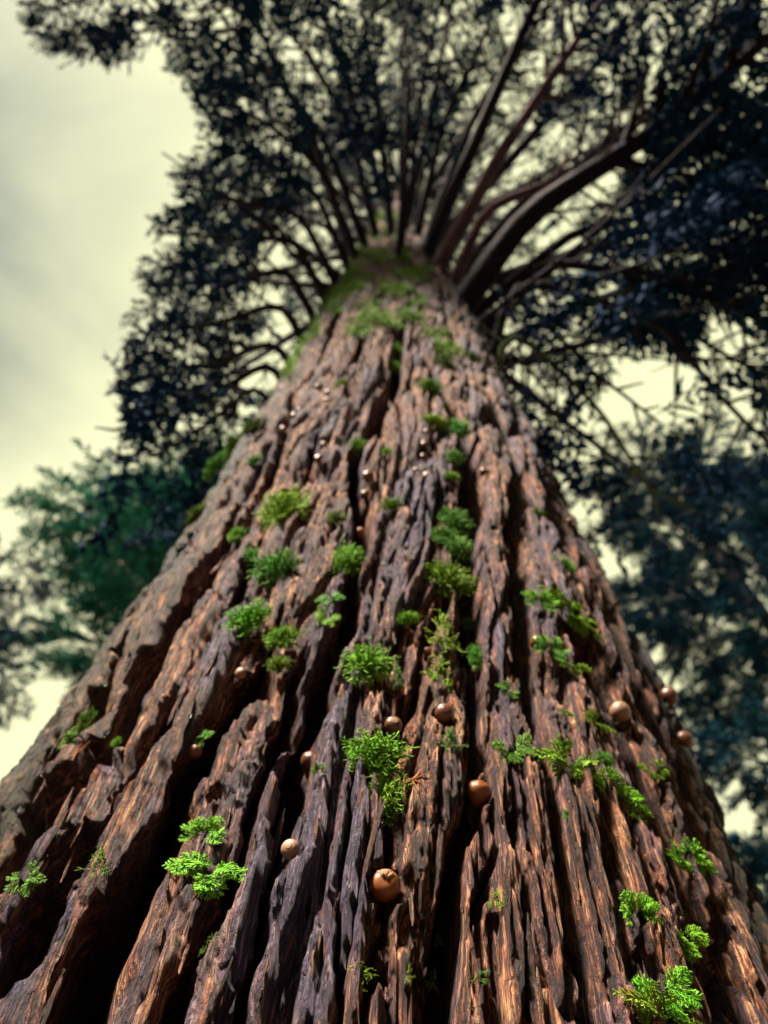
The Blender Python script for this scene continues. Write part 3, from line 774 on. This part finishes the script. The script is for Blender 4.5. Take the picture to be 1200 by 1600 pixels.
spix = [(300,1105,1.5,-0.62),(505,805,1.3,-0.42),(432,1325,1.1,0.15),(470,1300,1.0,-0.3),(612,640,1.2,0.1),(640,905,1.2,-0.3),(530,1095,1.2,0.05),(725,1330,1.0,0.1),(690,1180,1.0,0.05),
        (90,1300,1.6,-0.75),(60,1350,1.5,-0.72),(780,1190,1.2,0.05),(815,1130,1.3,0.12),(970,1060,1.3,0.3),(1000,1160,1.2,0.3),(895,1300,1.2,0.15),(940,1350,1.1,0.2)]
while len(spix) < 300:
    x, y = rs.uniform(60, 1150), 1600 - 1000 * rs.random() ** 1.4
    spix.append((x, y, rs.uniform(0.35, 1.0), None))
sp = np.array([(s[0], s[1]) for s in spix]); SP, SAZ, SZ, SOK = march(sp[:, 0], sp[:, 1], HS)
for i, (x, y, sc, a) in enumerate(spix):
    if not SOK[i] or abs(SAZ[i]) > 1.1: continue
    X, U, N = frame_at(SAZ[i])
    # on ridges only: local height above the mean of the surroundings
    uu = SAZ[i] * RU + np.array([0, -0.02, 0.02]); hh = HS(uu, np.full(3, SZ[i]))
    if a is None and hh[0] < max(hh[1], hh[2]) - 0.004: continue
    tw = rs.normal(0.05, 0.07)
    yy = U * math.cos(tw) + X * math.sin(tw); xx = np.cross(yy, N); s = 0.0055 * sc * (1 + 0.25 * max(0, SZ[i] - 1.9))
    ln = rs.uniform(0.8, 1.9)
    o = mobj('bark_strip', SM[i % 8], trunk); c = SP[i] - N * 0.002
    o.matrix_world = Matrix([[xx[k] * s, yy[k] * s * ln, N[k] * s, c[k]] for k in range(3)] + [[0, 0, 0, 1]])

# dry twigs caught in the bark
M['dry'] = simple('dry_twig', [(0.3, (0.16, 0.05, 0.02)), (0.7, (0.34, 0.13, 0.05))], 60, 0.8)
DRY = [(645, 1222, 46, 'bunch of dry orange twigs right of the large moss pair'), (1050, 1490, 60, 'thin dry twig bent over the bark at lower right'),
       (985, 1560, 40, 'short dry twigs left of the bottom moss clump'), (120, 1180, 34, 'dry twigs caught on the left flank near the dark sprig')]
dq = np.array([(d[0], d[1]) for d in DRY], float); DP, DAZ, DZ, _ = march(dq[:, 0], dq[:, 1], HS)
for i, (x, y, sz_, lab) in enumerate(DRY):
    X, U, N = frame_at(DAZ[i]); s = sz_ * float((DP[i] - CAM) @ CF) / FPX; T = Quads()
    for k in range(1 if i == 1 else 9):
        w = np.linspace(0, 1, 8)[:, None]; a = rs.uniform(0, 6.28); d = X * math.cos(a) + U * math.sin(a) + N * rs.uniform(0.0, 0.5)
        if i == 1: d = X * 0.6 - U * 0.8
        bend = (X * rs.normal() + U * rs.normal()) * 0.35
        T.tube((d * (w - 0.4) + bend * w ** 2 + N * 0.12) * s * rs.uniform(0.6, 1.0), np.linspace(0.0009, 0.0004, 8), 4)
    o = mobj('dry_twig', T.mesh('dry_twig', M['dry'])); o.location = DP[i]; tag(o, lab, 'twig')

# ---------------------------------------------------------------- branches and foliage
rf = np.random.default_rng(101)
def spray_template(r):
    """one needle spray along +X, about 1 long: twig, side twigs and many small leaf blades"""
    T = Quads(); n = 9; t = np.linspace(0, 1, n)
    P = np.stack([t, 0.08 * np.sin(t * 3 + r.uniform(0, 6)), -0.22 * t ** 2], -1)
    def blades(P0, d, L_, m):
        k = np.linspace(0.12, 1, m)[:, None]
        c = P0 + d * L_ * k + r.normal(0, 0.015, (m, 3))
        dirs = d + r.normal(0, 0.55, (m, 3)); dirs /= np.linalg.norm(dirs, axis=1)[:, None]
        sd = np.cross(dirs, r.normal(0, 1, (m, 3))); sd /= np.linalg.norm(sd, axis=1)[:, None]
        ln = r.uniform(0.08, 0.15, (m, 1)); wd = r.uniform(0.022, 0.038, (m, 1))
        Vv = np.stack([c - dirs * ln * 0.4, c + sd * wd, c + dirs * ln * 0.6, c - sd * wd], 1)
        T.add(Vv, np.arange(m * 4).reshape(m, 4))
    T.tube(P[::2], np.linspace(0.008, 0.003, 5), 3)
    for i_ in range(1, n):
        td = P[i_] - P[i_ - 1]; td /= np.linalg.norm(td)
        for s in (-1, 1):
            d = td * 0.75 + s * np.array([0, 0.75, 0]) + r.normal(0, 0.22, 3) + np.array([0, 0, -0.12]); d /= np.linalg.norm(d)
            blades(P[i_], d, 0.40 * (1 - 0.55 * t[i_]) * r.uniform(0.7, 1.2), 8)
    blades(P[-1], np.array([1.0, 0, -0.4]), 0.2, 4)
    return np.concatenate(T.V), np.concatenate(T.Q)
SPRAYS = [spray_template(rf) for _ in range(6)]

OPEN = [np.array([(-900,-160),(10,-60),(25,40),(60,75),(110,98),(155,112),(196,82),(210,35),(240,30),(262,70),(280,110),(318,170),(330,205),(312,255),(272,290),(300,330),(232,345),(245,385),(222,435),(262,485),(190,505),(205,560),(168,590),(192,625),(158,672),(220,722),(150,790),(-900,790)]),
        np.array([(905,640),(940,600),(985,555),(1040,540),(1062,560),(1085,600),(1120,650),(1160,690),(1140,700),(1060,655),(1010,672),(960,665),(930,690)]),
        np.array([(1085,540),(1130,510),(1150,560),(1150,620),(1120,620)])]
def in_open(x, y):
    for poly in OPEN:
        a = poly; b_ = np.roll(poly, -1, 0)
        c = ((a[:, 1] > y) != (b_[:, 1] > y)) & (x < (b_[:, 0] - a[:, 0]) * (y - a[:, 1]) / (b_[:, 1] - a[:, 1] + 1e-9) + a[:, 0])
        if c.sum() % 2: return True
    return False

def branch_geo(P, r0, r1, r, spray_len, n_sec, dens=1.0, start=0.35, sec_len=0.3, check=True, hang=0.25):
    """P: polyline of the limb (world). Returns limb Quads and foliage Quads"""
    Lb = Quads(); Fo = Quads(); P = np.asarray(P, float)
    # smooth resample
    seg = np.r_[0, np.cumsum(np.linalg.norm(np.diff(P, axis=0), axis=1))]; tot = seg[-1]; n = 15
    tt = np.linspace(0, tot, n); C = np.stack([np.interp(tt, seg, P[:, k]) for k in range(3)], -1)
    C[1:-1] = 0.25 * C[:-2] + 0.5 * C[1:-1] + 0.25 * C[2:]
    C[2:] += np.cumsum(r.normal(0, 0.006 * tot / 4, (n - 2, 3)), 0)
    Lb.tube(C, r0 + (r1 - r0) * (np.linspace(0, 1, n) ** 0.8), 8)
    def put(p, d, L_):
        if check:
            x, y, zz = project(p + d * L_ * 0.6)
            if zz <= 0 or in_open(x, y): return
            x, y, zz = project(p + d * L_)
            if in_open(x, y): L_ *= 0.6
        d = d / np.linalg.norm(d); up = np.array([0, 0, 1.0]) + r.normal(0, 0.35, 3)
        yv = np.cross(up, d); yv /= np.linalg.norm(yv) + 1e-9; zv = np.cross(d, yv)
        Vt, Qt = SPRAYS[r.integers(len(SPRAYS))]
        Fo.add(p + (Vt[:, :1] * d + Vt[:, 1:2] * yv + Vt[:, 2:] * zv) * L_, Qt)
    for k in range(n_sec):
        t = start + (1 - start) * (k + r.uniform(0, 1)) / n_sec
        f = t * (n - 1); i0 = min(int(f), n - 2); p = C[i0] + (C[i0 + 1] - C[i0]) * (f - i0)
        td = C[min(i0 + 2, n - 1)] - C[i0]; td /= np.linalg.norm(td)
        side = np.cross(td, np.array([0, 0, 1.0])); side /= np.linalg.norm(side) + 1e-9
        s = 1 if k % 2 else -1
        d = td * r.uniform(0.4, 0.9) + side * s * r.uniform(0.5, 1.0) + np.array([0, 0, r.normal(0.0, 0.3) - hang]); d /= np.linalg.norm(d)
        L2 = tot * sec_len * r.uniform(0.55, 1.2) * (1.15 - 0.6 * t)
        S = p + d * L2 * np.linspace(0, 1, 5)[:, None] + np.array([0, 0, -hang * 0.35 * L2]) * (np.linspace(0, 1, 5) ** 2)[:, None]
        if check and in_open(*project(S[-1])[:2]): S = p + (S - p) * 0.45; L2 *= 0.45
        Lb.tube(S, np.linspace(max(r1 * 1.0, 0.008), 0.004, 5), 4)
        m = max(1, int(round(dens * (1.5 + L2 / (spray_len * 0.42)))))
        for q_ in range(m):
            w = 0.4 + 0.6 * (q_ + r.uniform(0.2, 1)) / m; a = min(int(w * 4), 3); pp = S[a] + (S[a + 1] - S[a]) * (w * 4 - a)
            dd = d + r.normal(0, 0.55, 3) + np.array([0, 0, -hang]); put(pp, dd / np.linalg.norm(dd), spray_len * r.uniform(0.65, 1.2))
    for k in range(int(6 + 6 * r.random())):                        # bare dead twigs
        t = r.uniform(0.08, 0.75); f = t * (n - 1); i0 = int(f); p = C[i0] + (C[i0 + 1] - C[i0]) * (f - i0)
        d = r.normal(0, 1, 3); td = C[i0 + 1] - C[i0]; td /= np.linalg.norm(td); d = d - td * (d @ td) * 0.6 + td * 0.7; d /= np.linalg.norm(d)
        w = np.linspace(0, 1, 5)[:, None]; Lt = tot * r.uniform(0.04, 0.14); bend = np.cross(d, r.normal(0, 1, 3)) * 0.25
        Lb.tube(p + d * Lt * w + bend * Lt * w ** 2, np.linspace(0.007, 0.002, 5), 3)
    if dens > 0.2: put(C[-1], (C[-1] - C[-3]) / np.linalg.norm(C[-1] - C[-3]), spray_len)
    return Lb, Fo

def add_branch(Lb, Fo, parent, limb='limb', leaf='needles', label=None):
    o = mobj('branch', Lb.mesh('branch', M[limb]), parent)
    if label: o['label'] = label
    if Fo.n: mobj('foliage', Fo.mesh('foliage', M[leaf], False), o)
    return o

def tip_from_pixel(x, y, zroot, slope, tmax=40):
    """the pixel gives a direction; the limb's rise from its root gives the distance"""
    D = ray(np.array([x]), np.array([y]))[0]; t = np.geomspace(1.5, tmax, 1500)
    Q = CAM + t[:, None] * D; g = Q[:, 2] - zroot - slope * (np.hypot(Q[:, 0], Q[:, 1]) - 0.4)
    k = np.argmax(g > 0)
    return Q[k], t[k]

# limbs that can be followed in the photograph: root height, slope, pixel path, base radius, tip radius, secondaries, density, start, spray
LIMBS = [
 (5.6, 0.55, [(770,262),(850,140),(932,18),(960,-30)], 0.085, 0.030, 10, 0.7, 0.55, 'limb_lit'),
 (4.9, 0.42, [(820,332),(1000,222),(1200,62),(1260,10)], 0.115, 0.045, 16, 1.1, 0.45, 'limb'),
 (6.2, 0.40, [(850,285),(960,245),(1080,195),(1240,140)], 0.085, 0.035, 14, 1.1, 0.40, 'limb'),
 (5.4, 0.35, [(760,322),(860,285),(915,258),(1010,180)], 0.060, 0.025, 10, 0.8, 0.5, 'limb_lit'),
 (4.7, 0.22, [(830,405),(960,425),(1070,435),(1180,500),(1230,530)], 0.055, 0.020, 16, 1.0, 0.35, 'limb'),
 (4.4, 0.18, [(800,430),(930,470),(1040,510),(1070,545),(1110,610),(1200,692)], 0.045, 0.018, 12, 0.45, 0.3, 'limb'),
 (4.3, 0.05, [(790,455),(850,500),(920,580),(1030,662)], 0.032, 0.010, 10, 0.35, 0.3, 'limb'),
 (4.0, -0.02, [(790,510),(880,585),(940,640),(965,690),(1020,770),(1030,800)], 0.034, 0.010, 8, 0.25, 0.35, 'limb_moss'),
 (3.9, 0.15, [(790,540),(830,580),(880,650)], 0.020, 0.006, 8, 0.5, 0.3, 'limb'),
 (5.2, 0.30, [(900,350),(1050,330),(1250,300)], 0.060, 0.02, 18, 1.7, 0.35, 'limb'),
 (5.0, 0.28, [(900,385),(1060,390),(1240,400)], 0.050, 0.02, 18, 1.9, 0.35, 'limb'),
 (5.6, 0.45, [(960,200),(1100,110),(1240,20)], 0.060, 0.02, 14, 1.1, 0.4, 'limb'),
 (4.9, 0.25, [(1000,440),(1130,470),(1260,480)], 0.050, 0.02, 16, 1.6, 0.4, 'limb'),
 (4.8, 0.15, [(1050,500),(1160,570),(1240,600)], 0.040, 0.015, 10, 0.6, 0.55, 'limb'),
 (6.6, 0.60, [(740,180),(830,60),(880,-40)], 0.060, 0.02, 12, 0.8, 0.4, 'limb'),
 (7.0, 0.62, [(700,170),(760,60),(800,-60)], 0.055, 0.02, 12, 0.8, 0.4, 'limb'),
 (7.5, 0.65, [(655,150),(680,40),(700,-60)], 0.055, 0.02, 12, 0.9, 0.4, 'limb'),
 (7.4, 0.65, [(590,160),(570,60),(555,-60)], 0.055, 0.02, 12, 0.9, 0.4, 'limb'),
 (7.0, 0.60, [(540,180),(470,80),(420,-30)], 0.055, 0.02, 14, 0.9, 0.4, 'limb'),
 (6.6, 0.50, [(500,200),(400,90),(330,0)], 0.055, 0.02, 14, 0.9, 0.4, 'limb'),
 (6.4, 0.45, [(470,150),(300,30),(130,60)], 0.050, 0.015, 18, 1.7, 0.5, 'limb'),
 (6.6, 0.45, [(400,20),(230,-50),(80,10)], 0.050, 0.015, 20, 2.0, 0.5, 'limb'),
 (6.2, 0.42, [(500,260),(420,190),(340,150)], 0.050, 0.02, 12, 0.9, 0.4, 'limb'),
 (6.0, 0.40, [(490,290),(410,250),(325,225)], 0.045, 0.015, 12, 0.9, 0.4, 'limb'),
 (5.6, 0.36, [(470,330),(380,315),(285,290)], 0.045, 0.015, 12, 0.9, 0.35, 'limb'),
 (5.3, 0.32, [(460,370),(360,375),(245,360)], 0.045, 0.015, 12, 0.9, 0.35, 'limb'),
 (5.0, 0.28, [(450,420),(350,440),(235,445)], 0.045, 0.015, 12, 0.9, 0.35, 'limb'),
 (4.7, 0.24, [(440,470),(340,510),(200,525)], 0.040, 0.012, 12, 0.9, 0.35, 'limb'),
 (4.4, 0.18, [(430,530),(330,570),(180,600)], 0.035, 0.012, 11, 0.9, 0.35, 'limb'),
 (4.2, 0.12, [(420,560),(330,620),(175,675)], 0.035, 0.012, 11, 0.8, 0.35, 'limb'),
 (4.0, 0.06, [(400,600),(330,660),(240,715)], 0.030, 0.010, 9, 0.8, 0.35, 'limb'),
]
for k, (zr0, sl_, path, r0, r1, ns, dens, st, limb) in enumerate(LIMBS):
    tip, tt_ = tip_from_pixel(path[-1][0], path[-1][1], zr0, sl_)
    a = math.atan2(tip[0], -tip[1]); R0 = float(np.interp(zr0, ZK, RK)) - 0.06
    root = np.array([R0 * math.sin(a), -R0 * math.cos(a), zr0 - 0.02])
    pts = [root]; tr = float((root - CAM) @ CF)
    xr, yr, _ = project(root); dtot = math.hypot(path[-1][0] - xr, path[-1][1] - yr)
    for (x, y) in path:
        f = min(1.0, math.hypot(x - xr, y - yr) / dtot); t_ = 1.0 / ((1 - f) / tr + f / tt_) if True else 0
        pts.append(CAM + ray(np.array([x]), np.array([y]))[0] * t_)
    reach = float(np.linalg.norm(pts[-1] - root))
    Lb, Fo = branch_geo(pts, r0 * 0.62, r1 * 0.62, rf, 0.38 if reach < 3.5 else 0.48, ns, dens * 0.47, st, 0.26, True, 0.25 if dens > 0.65 else 0.05)
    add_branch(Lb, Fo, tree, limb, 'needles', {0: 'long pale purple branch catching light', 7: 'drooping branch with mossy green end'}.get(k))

# the rest of the whorls, all round the stem up to the top
for k in range(80):
    z0 = 5.8 + 22.8 * (k / 80) ** 1.2
    a = k * 2.39996 + 0.4
    reach = (3.9 * (1 - (z0 - 4) / 28) ** 0.75 + 0.35) * rf.uniform(0.8, 1.1)
    if abs(math.atan2(math.sin(a), math.cos(a)) + 0.6) < 0.7 and z0 < 8.5: reach *= 0.35
    slope = rf.uniform(0.30, 0.6)
    dirv = np.array([math.sin(a), -math.cos(a), 0]); R0 = float(np.interp(z0, ZK, RK)) * 0.8
    for _ in range(8):
        tip = dirv * reach + np.array([0, 0, z0 + slope * reach])
        if in_open(*project(tip)[:2]): reach *= 0.86
        else: break
    root = dirv * R0 + np.array([0, 0, z0])
    mid = dirv * (reach * 0.5) + np.array([0, 0, z0 + slope * reach * 0.42])
    Lb, Fo = branch_geo([root, mid, tip], 0.022 + 0.008 * reach, 0.010, rf, 0.44 + 0.012 * z0, 9, 0.31, 0.42, 0.26)
    add_branch(Lb, Fo, tree)

for k in range(16):
    z0 = rf.uniform(4.4, 8.5); a = rf.uniform(-2.2, 2.2); R0 = float(np.interp(z0, ZK, RK)) - 0.06; Ls = rf.uniform(0.35, 1.3)
    dirv = np.array([math.sin(a), -math.cos(a), rf.uniform(-0.3, 0.5)]); root = np.array([R0 * math.sin(a), -R0 * math.cos(a), z0])
    Lb, Fo = branch_geo([root, root + dirv * (Ls * 0.5 + 0.1) + rf.normal(0, 0.05, 3), root + dirv * (Ls + 0.1)], rf.uniform(0.012, 0.026), 0.004, rf, 0.3, 0, 0.0)
    add_branch(Lb, Fo, tree)

# ---------------------------------------------------------------- trees beyond: shared branch shapes
def variants(leaf, seed, hang, n=5, dens=1.0, limb='limb'):
    r = np.random.default_rng(seed); out = []
    for k in range(n):
        P = np.array([(0, 0, 0), (0.5, 0.03 * r.normal(), 0.10), (1.0, 0.06 * r.normal(), 0.08)]) * 3.0
        Lb, Fo = branch_geo(P, 0.05, 0.012, r, 0.62, 20, dens, 0.18, 0.36, False, hang)
        out.append((Lb.mesh('branch', M[limb]), Fo.mesh('foliage', M[leaf], False)))
    return out

def far_tree(name, label, base, Hh, rad, z_low, var, n, r, group='trees behind the great trunk', top_blunt=0.25):
    t = empty(name, base); tag(t, label, 'tree', group)
    T = Quads(); zz = np.linspace(-0.3, Hh, 14)
    T.tube(np.stack([0.12 * np.sin(zz * 0.5), 0.12 * np.cos(zz * 0.4) - 0.12, zz], -1), 0.30 * (1 - zz / (Hh + 0.8)) + 0.02, 12)
    mobj('trunk', T.mesh('trunk', M['limb']), t)
    for k in range(n):
        f = (k + r.uniform(0, 1)) / n; z0 = z_low + (Hh - z_low) * f
        a = k * 2.39996 + r.uniform(-0.3, 0.3); reach = rad * ((1 - f) ** 0.8 + top_blunt * (1 - f) ** 0.2 * f + 0.10) * r.uniform(0.75, 1.15)
        lb, fo = var[r.integers(len(var))]
        o = mobj('branch', lb, t); o.location = (0, 0, z0); s = reach / 3.0
        o.rotation_euler = (r.uniform(-0.3, 0.3), r.uniform(-0.35, 0.12) - 0.2 * f, a); o.scale = (s, s, s * 0.9)
        mobj('foliage', fo, o)
# unseen wood behind the viewer, added to cut sky light: trunks and foliage
W = Quads(); rw = np.random.default_rng(55); WF = Quads()
for k in range(26):
    a = math.radians(-78 + 156 * (k + rw.uniform(0, 1)) / 26)               # 0 = straight behind the viewer
    sunward = math.exp(-((a - SUN_AZ) / 0.5) ** 2)  # added trees stand lower and farther here to let the sun through
    d_ = rw.uniform(7.5, 11.5) + 4.5 * sunward; Ht = rw.uniform(13, 17) * (1 - 0.42 * sunward)
    c = np.array([d_ * math.sin(a), -d_ * math.cos(a) - 0.9, 0.0])
    zz = np.linspace(-0.3, Ht * 0.95, 9)
    W.tube(c + np.stack([0.2 * np.sin(zz * 0.4 + k), 0.2 * np.cos(zz * 0.3 + k), zz], -1), 0.28 * (1 - zz / (Ht + 1)) + 0.02, 9)
    n_ = 3800; f = rw.uniform(0.04, 1, n_); th = rw.uniform(0, 2 * math.pi, n_)
    lay = np.floor(f * 22) / 22 + rw.normal(0, 0.006, n_)                     # boughs in tiers
    rr_ = (2.6 * (1 - f) ** 0.7 + 0.25) * rw.uniform(0.1, 1, n_) ** 0.6
    P = c + np.stack([rr_ * np.cos(th), rr_ * np.sin(th), lay * Ht - 0.25 * rr_], -1)
    d1 = np.stack([np.cos(th), np.sin(th), rw.normal(-0.2, 0.35, n_)], -1) + rw.normal(0, 0.4, (n_, 3)); d1 /= np.linalg.norm(d1, axis=1)[:, None]
    d2 = np.cross(d1, rw.normal(0, 1, (n_, 3))); d2 /= np.linalg.norm(d2, axis=1)[:, None]
    ln = rw.uniform(0.18, 0.42, (n_, 1)); wd = rw.uniform(0.05, 0.12, (n_, 1))
    WF.add(np.stack([P - d1 * ln * 0.5, P + d2 * wd, P + d1 * ln * 0.5, P - d2 * wd], 1), np.arange(n_ * 4).reshape(n_, 4))
wood = tag(mobj('added_wood', W.mesh('wood_trunks', M['limb'])), 'unseen conifer wood added behind the viewer', 'wood', kind='stuff')
wfo = tag(mobj('foliage', WF.mesh('wood_foliage', M['needles_blue'], False), wood), kind='stuff')

rb = np.random.default_rng(77)
VT = variants('needles_teal', 1, 0.15, 5, 1.0); VB = variants('needles_blue', 2, 0.25, 5, 1.15); VN = variants('needles', 3, 0.2, 4, 0.6)

def foot(px, py, height):
    """foot of a tree whose top shows at a pixel and which is that tall"""
    D = ray(np.array([px]), np.array([py]))[0]; t = (height - CAM[2]) / D[2]
    P = CAM + t * D; return (float(P[0]), float(P[1]), 0.0)
far_tree('spruce_tree', 'teal green spruce rising behind the left edge of the trunk', foot(425, 735, 24), 24, 3.5, 12.5, VT, 60, rb)
far_tree('slender_tree', 'lacy dark tree at the far left edge of the photo', foot(25, 850, 18), 18, 3.0, 4.0, VN, 40, rb, top_blunt=0.6)
far_tree('fir_tree', 'dark blue green fir just right of the trunk', foot(1000, 715, 23), 23, 3.0, 5.0, VB, 58, rb, top_blunt=0.5)
far_tree('fir_tree', 'dark fir cut by the right edge of the photo', foot(1215, 705, 21), 21, 3.0, 5.0, VB, 58, rb, top_blunt=0.5)
